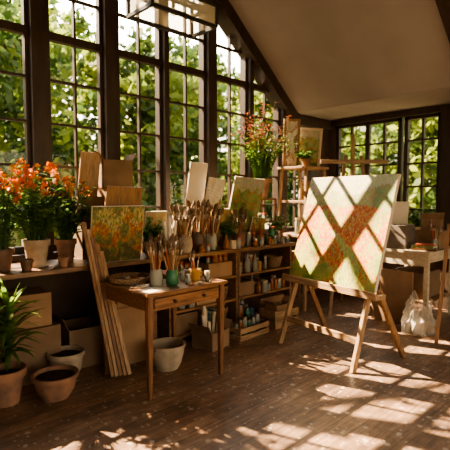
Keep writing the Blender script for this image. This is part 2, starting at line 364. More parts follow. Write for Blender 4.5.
# ------------------------------------------------------------------ generic props
def jar(name,label,loc,r,h,glass,fill=None,lid=None,cat='jar'):
    o=root(name,label,cat,loc)
    b=MB(); b.lathe([(r*.9,0),(r,.01),(r,h*.8),(r*.85,h*.9),(r*.85,h),(r*.78,h),(r*.78,h*.88),(r*.92,h*.78),(r*.92,.012),(0,.01)],18)
    fin(b,'jar_body',glass,parent=o,smooth=True)
    if fill: c=MB(); c.lathe([(r*.9,.013),(r*.9,h*.62),(0,h*.62)],16); fin(c,'jar_contents',fill,parent=o,smooth=True)
    if lid: c=MB(); c.lathe([(r*.95,h),(r*.95,h+.02),(0,h+.022)],16); fin(c,'lid',lid,parent=o,smooth=True)
    return o
def bottle(loc,r,h,glass,label):
    o=root('bottle',label,'bottle',loc)
    b=MB(); b.lathe([(r*.9,0),(r,.01),(r,h*.55),(r*.4,h*.75),(r*.35,h*.93),(r*.42,h*.93),(r*.42,h*.96),(0,h*.96)],14); fin(b,'bottle_body',glass,parent=o,smooth=True)
    b=MB(); b.lathe([(r*.33,h*.96),(r*.3,h),(0,h)],10); fin(b,'stopper',M_pine,parent=o,smooth=True)
    return o
def potmesh(o,r,h,mat,rim=True):
    b=MB(); pr=[(r*.68,0),(r*.93,h*.78)]
    pr+= [(r*1.06,h*.78),(r*1.08,h),(r*.95,h),(r*.90,h*.80),(0,h*.79)] if rim else [(r,h),(r*.93,h),(r*.88,h*.82),(0,h*.81)]
    b.lathe(pr,28); fin(b,'pot',mat,parent=o,smooth=True)
    b=MB(); b.lathe([(r*.9,h*.81),(r*.6,h*.86),(0,h*.87)],18,wob=.02); fin(b,'soil',M_soil,parent=o,smooth=True)
def flower_heads(o,tips,mats,sz,name='flower_head'):
    protos=[]
    for m in mats:
        b=MB(); rg=random.Random(5)
        for k in range(32):
            a=rg.uniform(0,6.28); e=rg.uniform(-.5,1.5); d=V((math.cos(a)*math.cos(e),math.sin(a)*math.cos(e),math.sin(e)))
            b.leaf(d*sz*rg.uniform(.1,.6),d,sz*rg.uniform(.4,.65),sz*.42,.9,0,rg,(.5,1,.7))
        protos.append(b)
    done={}
    for t in tips:
        k=R.randrange(len(mats))
        if k not in done: done[k]=fin(protos[k],name,mats[k],parent=o,loc=t)
        else: clone(done[k],t,(R.uniform(-.5,.5),R.uniform(-.5,.5),R.uniform(0,6)),parent=o,scale=R.uniform(.6,1.3))
def bushy(name,label,loc,r,h,potm,ph,spread,nst,leafm,fl=None,ll=.07,lw=.04,fsz=.04,seed=1,per=9,bias=(0,0),fmax=22,flo=.5,t0=.25,low=.35,split=None):
    rg=random.Random(seed); o=root(name,label,'potted plant',loc,0)
    potmesh(o,r,h,potm); s=MB(); l=MB(); tips=[]
    for k in range(nst):
        a=rg.uniform(0,6.283); q=spread*math.sqrt(rg.random()); z=h+ph*rg.uniform(low,1)*(1-.3*(q/spread)**2)
        tip=V((q*math.cos(a)+bias[0],q*math.sin(a)+bias[1],z)); b0=V((r*.4*math.cos(a),r*.4*math.sin(a),h*.8)); mid=(b0+tip)/2+V((0,0,.06*ph))
        mid.x*=.8; mid.y*=.8
        s.tube([b0,mid,tip],[.004,.003,.002],4)
        for j in range(per):
            t=t0+(1-t0)*rg.random(); p=b0.lerp(mid,t*2) if t<.5 else mid.lerp(tip,t*2-1)
            mi=rg.randrange(len(leafm))
            if split: mi=(len(leafm)-1) if p.z<h+ph*split*rg.uniform(.6,1.2) else rg.randrange(len(leafm)-1)
            a2=rg.uniform(0,6.28); l.leaf(p,(math.cos(a2),math.sin(a2),rg.uniform(0,.8)),ll*rg.uniform(.6,1.3),lw*rg.uniform(.7,1.3),.8,mi,rg)
        tips.append(tip)
    fin(s,'stems',G2,parent=o); fin(l,'foliage',leafm,parent=o)
    if fl: flower_heads(o,[t for t in tips if t.z>h+ph*flo][:fmax],fl,fsz)
    return o
bseed=[40]
def board(name,label,cat,cx,y,z0,w,h,t,mats,lean=0,rz=0,roll=0,frame=None):
    o=root(name,label,cat,(cx,y,z0),rot=(-lean,roll,rz))
    b=MB(); b.bb(-w/2,w/2,0,t,0,h); 
    front=mats[1] if len(mats)>1 else None
    fin(b,'canvas_edge' if front else 'board',mats[0],parent=o,bevel=.002)
    if front: bseed[0]+=1; paint_surface(o,w,h,front,bseed[0],sz=.022)
    if frame:
        b=MB(); f=.03
        b.bb(-w/2-f,-w/2,-.012,t+.005,-f+.03,h+f); b.bb(w/2,w/2+f,-.012,t+.005,0,h+f); b.bb(-w/2,w/2,-.012,t+.005,h,h+f); b.bb(-w/2-f,w/2+f,-.012,t+.005,-.002,.022)
        fin(b,'picture_frame',frame,parent=o,bevel=.003)
    return o
def cbox(loc,w,d,h,rz=0,mat=M_card,flaps=False,label='brown cardboard box'):
    o=root('cardboard_box',label,'box',loc,rz)
    b=MB(); t=.006
    b.bb(-w/2,w/2,-d/2,d/2,0,t); b.bb(-w/2,w/2,-d/2,-d/2+t,t,h); b.bb(-w/2,w/2,d/2-t,d/2,t,h); b.bb(-w/2,-w/2+t,-d/2+t,d/2-t,t,h); b.bb(w/2-t,w/2,-d/2+t,d/2-t,t,h)
    if not flaps: b.bb(-w/2,w/2,-d/2,-.002,h,h+.005); b.bb(-w/2,w/2,.002,d/2,h,h+.005)
    fin(b,'box_body',mat,parent=o)
    if flaps:
        for sg in (-1,1):
            b=MB(); b.beam((sg*w/2,0,h),(sg*(w/2+.05),0,h+d*.3),d,.005,ref=(1,0,0)); fin(b,'flap',mat,parent=o)
    return o
def crate(loc,w,d,h,rz=0,label='slatted wooden crate'):
    o=root('wooden_crate',label,'crate',loc,rz); b=MB()
    for z in (h*.22,h*.78):
        hh=h*.2
        b.bb(-w/2,w/2,-d/2,-d/2+.01,z-hh,z+hh); b.bb(-w/2,w/2,d/2-.01,d/2,z-hh,z+hh)
        b.bb(-w/2,-w/2+.01,-d/2+.01,d/2-.01,z-hh,z+hh); b.bb(w/2-.01,w/2,-d/2+.01,d/2-.01,z-hh,z+hh)
    for x in (-1,1):
        for y in (-1,1): b.box((x*(w/2-.02),y*(d/2-.02),h/2),(.018,.018,h))
    b.bb(-w/2+.01,w/2-.01,-d/2+.01,d/2-.01,0,.01)
    fin(b,'crate_body',M_pineh,parent=o); return o
def basket(loc,r,h,mat=M_wick,label='round woven wicker basket',handle=True,belly=0):
    o=root('wicker_basket',label,'basket',loc); b=MB()
    n=9; pr=[(r*.75,0)]
    for k in range(n):
        z0=h*k/n; q=r*(.78+.24*k/n)+belly*r*math.sin(math.pi*(k+.5)/n); pr+= [(q+.004,z0+h/n*.25),(q+.004,z0+h/n*.7),(q-.002,z0+h/n)]
    pr+= [(r*1.05,h),(r*1.05,h+.012),(r*.95,h+.012),(r*.92,h*.8),(r*.72,.01),(0,.01)]
    b.lathe(pr,28); fin(b,'basket_body',mat,parent=o,smooth=True)
    if handle:
        b=MB(); pts=[(r*math.cos(t),0,h+r*.55*math.sin(t)) for t in [math.pi*k/8 for k in range(9)]]
        b.tube(pts,.007,6); fin(b,'handle',mat,parent=o,smooth=True)
    return o
rollp=[None]
def rolls(c,z,n,L_=.3,spread=.05,label='rolled sheet of drawing paper standing upright',group='paper rolls'):
    for k in range(n):
        a=k*2.4+.5; tl=R.uniform(.03,.22); d=V((math.cos(a)*math.sin(tl),math.sin(a)*math.sin(tl),math.cos(tl))); q=V((c[0]+spread*.5*math.cos(a),c[1]+spread*.5*math.sin(a),z))
        rot=d.to_track_quat('Z','Y').to_euler(); sc=(1,1,R.uniform(.8,1.25)*L_/.3)
        if rollp[0] is None:
            b=MB(); b.tube([(0,0,0),(0,0,.3)],.017,12,caps=False); b.tube([(0,0,.3),(0,0,0)],.011,12,caps=False)
            rollp[0]=fin(b,'paper_roll',M_paper,smooth=True,label=label,category='paper roll',group=group); o=rollp[0]; o.location=q; o.rotation_euler=rot; o.scale=sc
        else: o=clone(rollp[0],q,rot,scale=sc)
def brush_proto(mat,L):
    b=MB(); b.tube([(0,0,0),(0,0,L*.35),(0,0,L*.72)],[.0025,.006,.005],6,0)
    b.tube([(0,0,L*.72),(0,0,L*.84)],[.0065,.008],6,1); b.tube([(0,0,L*.84),(0,0,L*.93),(0,0,L)],[.008,.012,.003],6,2)
    return b
BM=[M_pine,PAL[1],PAL[5],M_oakv,PAL[2]]
bmesh_protos=[brush_proto(m,.30) for m in BM]; bfirst={}
def brushes_in(c,r,z,n,group,smin=.85,smax=1.2,lean=.30):
    for k in range(n):
        a=R.uniform(0,6.28); i=R.randrange(len(BM)); tl=R.uniform(.3,1)*lean
        d=V((math.cos(a)*math.sin(tl),math.sin(a)*math.sin(tl),math.cos(tl)))
        q=V((c[0],c[1],z))+V((math.cos(a),math.sin(a),0))*r*.15
        rot=d.to_track_quat('Z','Y').to_euler(); sc=R.uniform(smin,smax)
        if i not in bfirst:
            o=fin(bmesh_protos[i],'paintbrush',[BM[i],M_metal,M_brist],loc=q,rot=rot,smooth=True,label='wooden-handled paintbrush standing in a jar',category='paintbrush'); bfirst[i]=o; o.scale=(sc,)*3
        else: o=clone(bfirst[i],q,rot,scale=sc)
        o['group']=group
# ------------------------------------------------------------------ table with drawer
T0,T1x,U0,U1=1.76,2.50,2.64,3.32
r=root('side_table','small dark reddish wooden table with a drawer and tapered legs','table',((T0+T1x)/2,(U0+U1)/2,0)); w=(T1x-T0)/2; d=(U1-U0)/2
b=MB(); b.bb(-w-.02,w+.02,-d-.02,d+.02,.755,.78); fin(b,'table_top',M_tab,parent=r,bevel=.006)
b=MB(); b.bb(-w+.04,w-.04,d-.04,d-.02,.64,.755); b.bb(-w+.02,-w+.04,-d+.04,d-.04,.64,.755); b.bb(w-.04,w-.02,-d+.04,d-.04,.64,.755); b.bb(-w+.04,w-.04,-d+.02,-d+.04,.735,.755); b.bb(-w+.04,w-.04,-d+.02,-d+.04,.64,.652)
fin(b,'apron',M_tab,parent=r)
dr=MB(); dr.bb(-w+.06,w-.06,-d+.005,-d+.03,.655,.732); dr.bb(-w+.07,w-.07,-d+.03,d-.1,.66,.70); dr=fin(dr,'drawer',M_tab,parent=r,bevel=.003)
for x in (-.14,.14):
    b=MB(); b.lathe([(.006,0),(.006,.012),(.014,.02),(.012,.03),(0,.032)],12); fin(b,'knob',M_black,parent=dr,loc=(x,-d+.006,.694),rot=(math.pi/2,0,0),smooth=True)
leg=None
for x in (-1,1):
    for y in (-1,1):
        if leg is None:
            b=MB(); b.add([(-.014,-.014,0),(.014,-.014,0),(.014,.014,0),(-.014,.014,0),(-.023,-.023,.62),(.023,-.023,.62),(.023,.023,.62),(-.023,.023,.62),(-.023,-.023,.755),(.023,-.023,.755),(.023,.023,.755),(-.023,.023,.755)],
              [(0,3,2,1),(0,1,5,4),(1,2,6,5),(2,3,7,6),(3,0,4,7),(4,5,9,8),(5,6,10,9),(6,7,11,10),(7,4,8,11),(8,9,10,11)])
            leg=fin(b,'leg',M_tabv,parent=r,loc=(x*(w-.023),y*(d-.023),0),bevel=.002)
        else: clone(leg,(x*(w-.023),y*(d-.023),0),parent=r)
TT=.78
jar('brush_jar','clear glass jar holding paintbrushes on the small table',(1.97,2.84,TT),.050,.13,M_glass,PAL[2])
brushes_in((1.97,2.84),.048,TT+.02,14,'brushes in the clear jar',.95,1.3)
jar('brush_jar','green glass jar holding paintbrushes on the small table',(2.09,2.80,TT),.048,.12,M_ggl,PAL[6])
brushes_in((2.09,2.80),.047,TT+.02,12,'brushes in the green jar',.95,1.3)
jar('brush_jar','short amber jar beside the brush jars on the table',(2.06,2.95,TT),.04,.09,M_agl,PAL[1])
o=root('mug','speckled clay mug with brushes on the small table','mug',(2.32,2.80,TT)); b=MB(); b.lathe([(.036,0),(.043,.01),(.045,.095),(.04,.095),(.038,.012),(0,.012)],20); fin(b,'mug_body',PAL[0],parent=o,smooth=True)
b=MB(); b.tube([(.043,0,.078),(.07,0,.07),(.072,0,.04),(.042,0,.025)],.006,6); fin(b,'handle',PAL[0],parent=o,smooth=True)
brushes_in((2.32,2.80),.04,TT+.02,7,'brushes in the clay mug',.6,.85)
o=root('palette_tray','round woven tray with dried paint on the small table','tray',(1.92,3.14,TT)); b=MB(); b.lathe([(.145,0),(.165,.006),(.172,.045),(.160,.045),(.150,.012),(0,.010)],30); fin(b,'tray_body',M_wick,parent=o,smooth=True)
for k in range(11):
    a=k*.6; b=MB(); b.lathe([(.024,0),(.018,.009),(0,.014)],9,wob=.15); fin(b,'paint_blob',PAL[k%8],parent=o,loc=(.095*math.cos(a),.095*math.sin(a),.0108),smooth=True)
o=root('paint_palette','oval wooden palette with paint blobs on the small table','palette',(1.86,2.90,TT),.4)
b=MB(); n_=28; pts=[((.085+.010*math.cos(2*t))*math.cos(t),(.060)*math.sin(t)) for t in [k*2*math.pi/n_ for k in range(n_)]]
b.add([(x,y,0) for x,y in pts]+[(x,y,.006) for x,y in pts],[tuple(reversed(range(n_))),tuple(range(n_,2*n_))]+[(k,(k+1)%n_,n_+(k+1)%n_,n_+k) for k in range(n_)]); fin(b,'palette_board',M_pineh,parent=o)
for k in range(7):
    a=.4+k*.62; b=MB(); b.lathe([(.012,0),(.009,.005),(0,.008)],9,wob=.15); fin(b,'paint_blob',PAL[(k*3)%8],parent=o,loc=(.058*math.cos(a),.040*math.sin(a),.0061),smooth=True)
def book(loc,w,d,h,rz,mat,label='worn sketchbook'):
    o=root('book',label,'book',loc,rz); b=MB(); b.bb(-w/2,w/2,-d/2,d/2,0,.003); b.bb(-w/2,w/2,-d/2,d/2,h-.003,h); b.bb(-w/2,-w/2+.003,-d/2,d/2,.003,h-.003); fin(b,'cover',mat,parent=o)
    b=MB(); b.bb(-w/2+.004,w/2-.006,-d/2+.005,d/2-.005,.0032,h-.0032); fin(b,'pages',M_paper,parent=o); return o
book((2.28,3.12,TT),.2,.26,.02,.2,PAL[5],'brown sketchbook lying on the small table'); book((2.28,3.12,TT+.0202),.16,.21,.018,-.1,PAL[1],'red sketchbook stacked on the small table')
b=MB(); b.box((0,0,.0006),(.19,.13,.0012)); b.box((.02,.01,.0018),(.18,.12,.0010),rot=(0,0,.3)); fin(b,'paper_sheet',M_paper,loc=(1.87,2.73,TT),rot=(0,0,.1),label='loose sheets of drawing paper on the small table',category='paper')
for x,y,k,l_ in ((2.20,2.74,1,M_metal),(2.15,2.92,0,M_metal),(2.40,2.94,3,M_white),(2.24,2.86,7,M_metal),(2.42,2.76,4,M_white),(2.44,3.14,6,M_metal),(2.14,3.04,2,M_metal),(2.33,2.92,1,M_metal)):
    jar('paint_jar','small lidded paint pot on the small table',(x,y,TT),.024,.055,M_glass,PAL[k],l_)
for k,(x,y,a) in enumerate(((2.16,2.67,.3),(2.27,2.68,-.5),(2.37,2.67,.8),(2.06,2.68,1.2))):
    o=root('paint_tube','small metal paint tube lying on the table','paint tube',(x,y,TT+.009),a); b=MB(); b.tube([(-.035,0,-.001),(-.01,0,0),(.02,0,0),(.026,0,0)],[.003,.008,.009,.004],8); fin(b,'tube_body',[M_metal,PAL[2]][k%2],parent=o,smooth=True); b=MB(); b.cyl((.026,0,0),(.036,0,0),.0055,seg=8); fin(b,'cap',PAL[(k*3+1)%8],parent=o,smooth=True)
# ------------------------------------------------------------------ main easel + painting
e=V((.17,.985,0)).normalized(); rz=math.atan2(-e.y,-e.x)  # local x = -e ; local y = away from viewer
EC=(3.56,2.34,0)
r=root('easel','wooden studio easel with A-shaped legs holding the meadow painting','easel',EC,rz)
lean=math.atan(.3); 
for sx in (-1,1):
    x=sx*.46
    b=MB(); b.beam((x,-.20,.0),(x*.96,.03,.70),.050,.032,ref=(1,0,0)); fin(b,'front_leg',M_pine,parent=r,bevel=.003)
    b=MB(); b.beam((x*1.02,.48,.0),(x*.96,.06,.78),.050,.032,ref=(1,0,0)); fin(b,'rear_leg',M_oakv,parent=r,bevel=.003)
b=MB(); b.beam((-.46,-.125,.25),(.46,-.125,.25),.026,.055); fin(b,'cross_bar',M_pineh,parent=r,bevel=.003)
b=MB(); b.bb(-.58,.58,-.06,.055,.61,.652); b.bb(-.58,.58,-.076,-.06,.61,.675); fin(b,'canvas_ledge',M_pineh,parent=r,bevel=.004)
b=MB(); b.beam((-.50,.085,.70),(.50,.085,.70),.022,.05); fin(b,'upper_bar',M_oak,parent=r,bevel=.003)
for sx in (-1,1):
    x=sx*.30; b=MB(); b.beam((x,.052,.655),(x,.052+1.00*.3,.655+1.0),.04,.022,ref=(1,0,0)); fin(b,'mast',M_oakv,parent=r,bevel=.003)
b=MB(); b.beam((-.34,.30,1.40),(.34,.30,1.40),.022,.05); fin(b,'back_brace',M_oak,parent=r)
c=root('stretched_painting','large square painting of a red poppy meadow resting on the easel','painting',V(EC)+Matrix.Rotation(rz,3,'Z')@V((0,-.028,.654)))
c.rotation_euler=(Matrix.Rotation(rz,3,'Z')@Matrix.Rotation(-lean,3,'X')).to_euler()
b=MB(); b.bb(-.525,.525,0,.03,0.004,1.05); fin(b,'canvas_edge',M_white,parent=c,bevel=.003)
paint_surface(c,1.05,1.05,comp_meadow,5,sz=.019)
# ------------------------------------------------------------------ counter objects
bushy('potted_geranium','orange flowering plant in a pale clay pot on the worktop',(1.38,3.66,CT),.10,.22,M_clay,.68,.34,74,[G1,G1,G1,G2],[F1,F2],.075,.026,.047,11,12,(-.02,0),34,.50)
bushy('potted_geranium','pale orange flowering plant with fresh leaves in a terracotta pot',(1.66,3.74,CT),.085,.20,M_terra,.60,.24,66,[G1,G1,G2],[F2,F1],.095,.024,.037,12,14,(.03,0),20,.60)
bushy('potted_geranium','orange flowering plant in a dark pot on the worktop',(1.10,3.62,CT),.09,.17,M_dpot,.66,.22,46,[G1,G1,G2],[F1,F2],.07,.026,.043,13,12,(0,0),26,.5)
o=root('clay_pot','small dark empty clay pot on the worktop','pot',(1.24,3.49,CT)); potmesh(o,.05,.09,M_dpot)
o=root('clay_pot','small terracotta pot on the worktop','pot',(1.53,3.50,CT)); potmesh(o,.045,.08,M_terra)
cbox((1.95,3.90,CT),.22,.22,.56,-.03,M_card2,False,'narrow faded cardboard box standing on the worktop')
board('wooden_board','small brown wooden board standing on a box','board',1.93,3.86,CT+.566,.19,.40,.02,[M_pine],-.10,0,.06)
cbox((2.24,3.90,CT),.32,.26,.64,.05,M_card,False,'tall cardboard box standing on the worktop')
cbox((2.22,3.90,CT+.648),.29,.24,.26,-.12,M_card2,True,'open cardboard box with raised flaps on a taller box')
board('stretched_painting','muted ochre and red abstract painting propped on the worktop','painting',1.98,3.46,CT,.50,.49,.02,[M_white,comp_autumn],-.16,.0,0)
board('wooden_board','brown wooden panel behind the ochre painting','board',2.10,3.62,CT,.36,.66,.018,[M_oakv],-.16,0,.03)
for k in range(5):
    b=MB(); x=1.70+.030*k; b.beam((x+.10,3.22-.014*k,.004),(x-.05,3.385-.014*k,1.26-.06*k),.036,.016,ref=(0,1,0))
    fin(b,'wooden_plank',[M_oakv,M_pine,M_tabv][k%3],bevel=.002,label='long thin wooden stretcher bar leaning against the worktop',category='plank',group='leaning stretcher bars')
for k in range(3):
    board('stretched_canvas',['brown-backed canvas','unpainted pine panel','blank canvas'][k]+' leaning in a stack behind the small table','canvas',2.05+.03*k,3.36+.022*k-.0,0,.34,.52+.04*k,.016,[[M_card],[M_pine],[M_white]][k],-.06)
board('stretched_canvas','tall blank cream canvas leaning on the window','canvas',3.12,3.86,CT,.24,.94,.02,[M_white],-.16,0,.03)
board('stretched_canvas','pale sketched canvas overlapping a taller one','canvas',3.29,3.80,CT,.24,.78,.02,[M_paper,comp_sketch],-.18,0,.10)
board('stretched_painting','small dark landscape overlapping the pale canvases','painting',3.42,3.75,CT,.24,.44,.02,[M_white,comp_muted],-.2,0,.04)
board('stretched_painting','green garden painting with red blossoms leaning on the window','painting',3.80,3.78,CT,.50,.80,.02,[M_white,comp_green],-.22,0,.05)
board('stretched_painting','muted landscape painting leaning on the window','painting',2.62,3.82,CT,.26,.42,.02,[M_white,comp_muted],-.15)
board('stretched_painting','small autumn painting leaning among the jars','painting',4.02,3.72,CT,.24,.32,.02,[M_white,comp_autumn],-.2,0,.1)
board('stretched_painting','small green study leaning among the jars','painting',2.86,3.76,CT,.22,.34,.02,[M_white,comp_green],-.2,0,-.04)
def vase(loc,r,h,mat,label):
    o=root('clay_vase',label,'vase',loc); b=MB(); b.lathe([(r*.7,0),(r,h*.35),(r*.95,h*.7),(r*.8,h*.92),(r*.9,h),(r*.8,h),(r*.72,h*.9),(r*.85,h*.5),(r*.6,.012),(0,.012)],22); fin(b,'vase_body',mat,parent=o,smooth=True); return o
vase((2.82,3.56,CT),.08,.18,M_clay,'pale clay vase full of brushes on the worktop'); brushes_in((2.82,3.56),.06,CT+.02,22,'brushes in the pale vase',1.2,1.65,.36)
vase((3.02,3.60,CT),.08,.20,M_dpot,'dark clay vase full of brushes on the worktop'); brushes_in((3.02,3.60),.06,CT+.02,26,'brushes in the dark vase',1.3,1.85,.36)
jar('brush_jar','tall clear jar of brushes on the worktop',(3.20,3.58,CT),.06,.18,M_glass,PAL[2]); brushes_in((3.20,3.58),.05,CT+.02,22,'brushes in the tall jar',1.1,1.65,.34)
vase((3.66,3.60,CT),.06,.16,M_terra,'terracotta vase of brushes on the worktop'); brushes_in((3.66,3.60),.05,CT+.02,18,'brushes in the terracotta vase',1.0,1.5,.34)
basket((2.64,3.56,CT),.09,.13,label='small woven basket of paper rolls on the worktop',handle=False); rolls((2.64,3.56),CT+.02,5,.32)
o=root('mixing_bowl','wide clay mixing bowl on the worktop','bowl',(2.44,3.52,CT)); b=MB(); b.lathe([(.04,0),(.05,.01),(.085,.05),(.10,.08),(.092,.08),(.075,.045),(.03,.014),(0,.013)],24); fin(b,'bowl_body',PAL[2],parent=o,smooth=True)
kinds=[(M_glass,PAL[0]),(M_agl,PAL[1]),(M_glass,PAL[2]),(M_ggl,PAL[4]),(M_glass,PAL[7]),(M_glass,PAL[3]),(M_agl,PAL[5])]
def rowof(x0,x1,y,z,hmax,seed,surf,gap=.014):
    rg=random.Random(seed); x=x0
    while x<x1:
        t=rg.random(); r_=rg.uniform(.020,.044)
        if x+2*r_>x1: break
        k=kinds[rg.randrange(len(kinds))]
        if t<.5: jar('paint_jar','small lidded paint jar '+surf,(x+r_,y+rg.uniform(-.02,.02),z),r_,rg.uniform(.35,.8)*hmax,k[0],k[1],rg.choice([M_metal,PAL[2],PAL[5],PAL[1]]))
        elif t<.75: bottle((x+r_,y+rg.uniform(-.02,.02),z),r_*.9,hmax*rg.uniform(.7,1),k[0],'slim paint-thinner bottle '+surf)
        else:
            o=root('paint_tin','round metal paint tin '+surf,'tin',(x+r_,y,z)); b=MB(); hh=hmax*rg.uniform(.4,.65); b.lathe([(r_,0),(r_*1.03,.004),(r_,.008),(r_,hh-.006),(r_*1.04,hh),(r_*.9,hh),(r_*.88,hh-.005),(0,hh-.005)],18); fin(b,'tin_body',rg.choice(PAL),parent=o,smooth=True)
        x+=2*r_*1.06+rg.uniform(.002,gap)
        if rg.random()<.12: x+=.04
rowof(3.29,3.58,3.48,CT,.16,5,'on the worktop'); rowof(3.74,4.42,3.56,CT,.25,3,'on the worktop'); rowof(3.74,4.42,3.46,CT,.13,43,'on the worktop',.04); rowof(2.92,3.14,3.47,CT,.11,44,'on the worktop')
bushy('potted_herb','small leafy herb in a terracotta pot on the worktop',(4.38,3.68,CT),.06,.12,M_terra,.30,.14,24,[G1,G2],None,.06,.035,.03,21,8)
bushy('potted_herb','small leafy herb in a pale pot on the worktop',(2.50,3.72,CT),.06,.12,M_clay,.30,.14,24,[G1,G2],None,.06,.035,.03,22,8)
bushy('potted_herb','bright leafy herb in a dark pot among the jars',(3.50,3.64,CT),.055,.11,M_dpot,.24,.12,20,[G1],None,.06,.035,.03,25,8)
bushy('potted_herb','bushy green plant in a clay pot by the window',(3.58,3.92,CT),.07,.14,M_clay,.36,.15,28,[G1,G2],None,.07,.04,.03,26,8)
o=root('plant_riser','small wooden stand raising a potted shrub above the worktop','stand',(4.26,3.86,CT)); 
b=MB(); b.bb(-.19,.19,-.13,.13,.52,.545); fin(b,'shelf_board',M_oak,parent=o,bevel=.003)
b=MB(); b.bb(-.17,.17,-.12,.12,.24,.26); fin(b,'shelf_board',M_oak,parent=o,bevel=.003)
for x in (-.18,.18):
    for y in (-.12,.12): b=MB(); b.bb(x-.011,x+.011,y-.011,y+.011,0,.52); fin(b,'leg',M_oakv,parent=o)
bushy('potted_shrub','wispy dull-red shrub with green lower leaves in a terracotta pot',(4.24,3.82,CT+.545),.13,.24,M_terra,1.0,.46,110,[G3,G3,G3,G1],None,.055,.016,.03,31,18,(-.04,-.10),22,.5,.32,.42,.48)
rowof(4.12,4.42,3.84,CT+.26,.14,8,'on the small stand')
# ------------------------------------------------------------------ tall wooden stand
o=root('display_stand','tall wooden stand with splayed legs and shelves','stand',(4.96,3.70,0))
for x in (-1,1):
    for y in (-1,1): b=MB(); b.beam((x*.30,y*.27,0),(x*.20,y*.20,1.83),.035,.035,ref=(0,1,0)); fin(b,'leg',M_pine,parent=o,bevel=.002)
for z,s in ((.45,.27),(.95,.25),(1.40,.23),(1.845,.26)):
    b=MB(); b.bb(-s,s,-s*.92,s*.92,z-.015,z+.015); fin(b,'shelf_board',M_pineh,parent=o,bevel=.003)
for z in (.25,1.65): b=MB(); b.bb(-.22,.22,-.22,-.20,z-.02,z+.02); fin(b,'cross_bar',M_oak,parent=o)
board('picture_frame','tall narrow pale wooden picture frame on the stand','frame',4.82,3.80,1.862,.16,.60,.015,[M_white,comp_sketch],-.10,-.65,0,M_oakv)
board('stretched_painting','green landscape painting in a pale frame on the tall stand','painting',5.06,3.72,1.862,.30,.50,.02,[M_white,comp_green],-.12,-.8,.05,M_pale)
board('picture_frame','small framed sketch on the middle shelf of the stand','frame',4.90,3.60,1.418,.15,.22,.012,[M_pine,comp_autumn],-.15,-.5,0,M_pale)
rowof(4.98,5.16,3.62,1.416,.2,12,'on the tall stand'); rowof(4.78,5.16,3.66,.966,.26,13,'on the tall stand'); rowof(4.78,5.16,3.56,.966,.16,83,'on the tall stand')
bushy('potted_herb','trailing green plant in a small clay pot on the stand',(4.82,3.56,1.862),.055,.09,M_terra,.14,.14,24,[G1,G2],None,.06,.03,.03,23,8)
cbox((4.96,3.68,.466),.36,.3,.26,.1,M_card,False,'cardboard box on the stand shelf')
# ------------------------------------------------------------------ shelf contents
for (x0,x1,z,h,sd) in ((2.62,3.08,.60,.21,31),(3.56,4.10,.60,.22,32),(2.62,2.92,.34,.2,33),(3.85,4.40,.34,.2,34),(3.56,3.88,.08,.2,36)):
    rowof(x0,x1,3.53,z,h,sd,'on the lower shelving',.03); rowof(x0+.02,x1,3.64,z,h*1.1,sd+60,'on the lower shelving')
for (x,z,w_,h_,mt) in ((3.28,.60,.34,.15,M_card),(3.08,.34,.26,.19,M_pineh),(3.68,.34,.26,.15,M_card2),(2.78,.08,.34,.2,M_card2),(4.14,.08,.42,.17,M_card)):
    cbox((x,3.68,z),w_,.32,h_,R.uniform(-.04,.04),mt,False,'cardboard storage box on the lower shelving')
rowof(3.13,3.44,3.58,.757,.09,91,'on a storage box')
basket((4.26,3.62,.60),.11,.12,label='woven basket on the upper shelf',handle=False)
basket((3.36,3.64,.08),.10,.15,label='woven basket on the bottom shelf'); basket((3.36,3.62,.34),.09,.13,label='woven basket on the middle shelf'); 
for k in range(7):
    h=R.uniform(.15,.2); o=root('book','upright book on the bottom shelf','book',(3.03+.028*k,3.60,.08),0,'books on the bottom shelf'); b=MB(); b.bb(-.011,.011,-.07,.07,0,h); fin(b,'cover',PAL[k%8],parent=o,bevel=.002)
    b=MB(); b.bb(-.009,.009,-.068,.071,.002,h+.0005); fin(b,'pages',M_paper,parent=o)
crate((3.40,3.24,0),.46,.22,.13,.05,'low slatted crate full of jars before the shelving')
for k in range(6):
    jar('paint_jar','lidded paint jar standing in the low crate',(3.23+.068*k,3.24+.003*k,.0105),.029,.13+.02*(k%3),kinds[k%6][0],kinds[k%6][1],M_metal)
crate((3.95,3.26,0),.40,.24,.20,-.03,'slatted crate beside the shelving'); cbox((3.95,3.26,.011),.28,.16,.24,0,M_card,True,'cardboard box standing in a crate')
cbox((2.88,3.24,0),.26,.26,.17,.15,M_card2,True,'open cardboard box on the floor by the shelving'); rolls((2.88,3.24),.02,6,.30,.12)
o=root('bucket','pale worn clay bucket under the small table','bucket',(2.24,3.08,0)); b=MB(); b.lathe([(.095,0),(.125,.06),(.145,.14),(.150,.19),(.160,.195),(.160,.215),(.140,.215),(.132,.14),(.09,.014),(0,.012)],30); fin(b,'bucket_body',M_clay,parent=o,smooth=True)
b=MB(); b.tube([(.155*math.cos(t),.155*math.sin(t)*.35-.05,.205-.06*math.sin(t)) for t in [math.pi*k/8 for k in range(9)]],.005,6); fin(b,'handle',M_black,parent=o,smooth=True)
cbox((1.30,3.72,0),.42,.36,.42,.05,M_card2,False,'large faded cardboard box under the worktop'); cbox((1.30,3.74,.427),.34,.3,.26,-.08,M_card,False,'cardboard box stacked under the worktop')
cbox((1.80,3.74,0),.38,.36,.34,-.06,M_card2,True,'open cardboard box under the worktop'); cbox((.90,3.74,0),.32,.36,.5,.0,M_card2,False,'tall cardboard box under the worktop')
cbox((2.30,3.78,0),.36,.34,.50,.03,M_card,False,'tall brown cardboard box under the worktop')
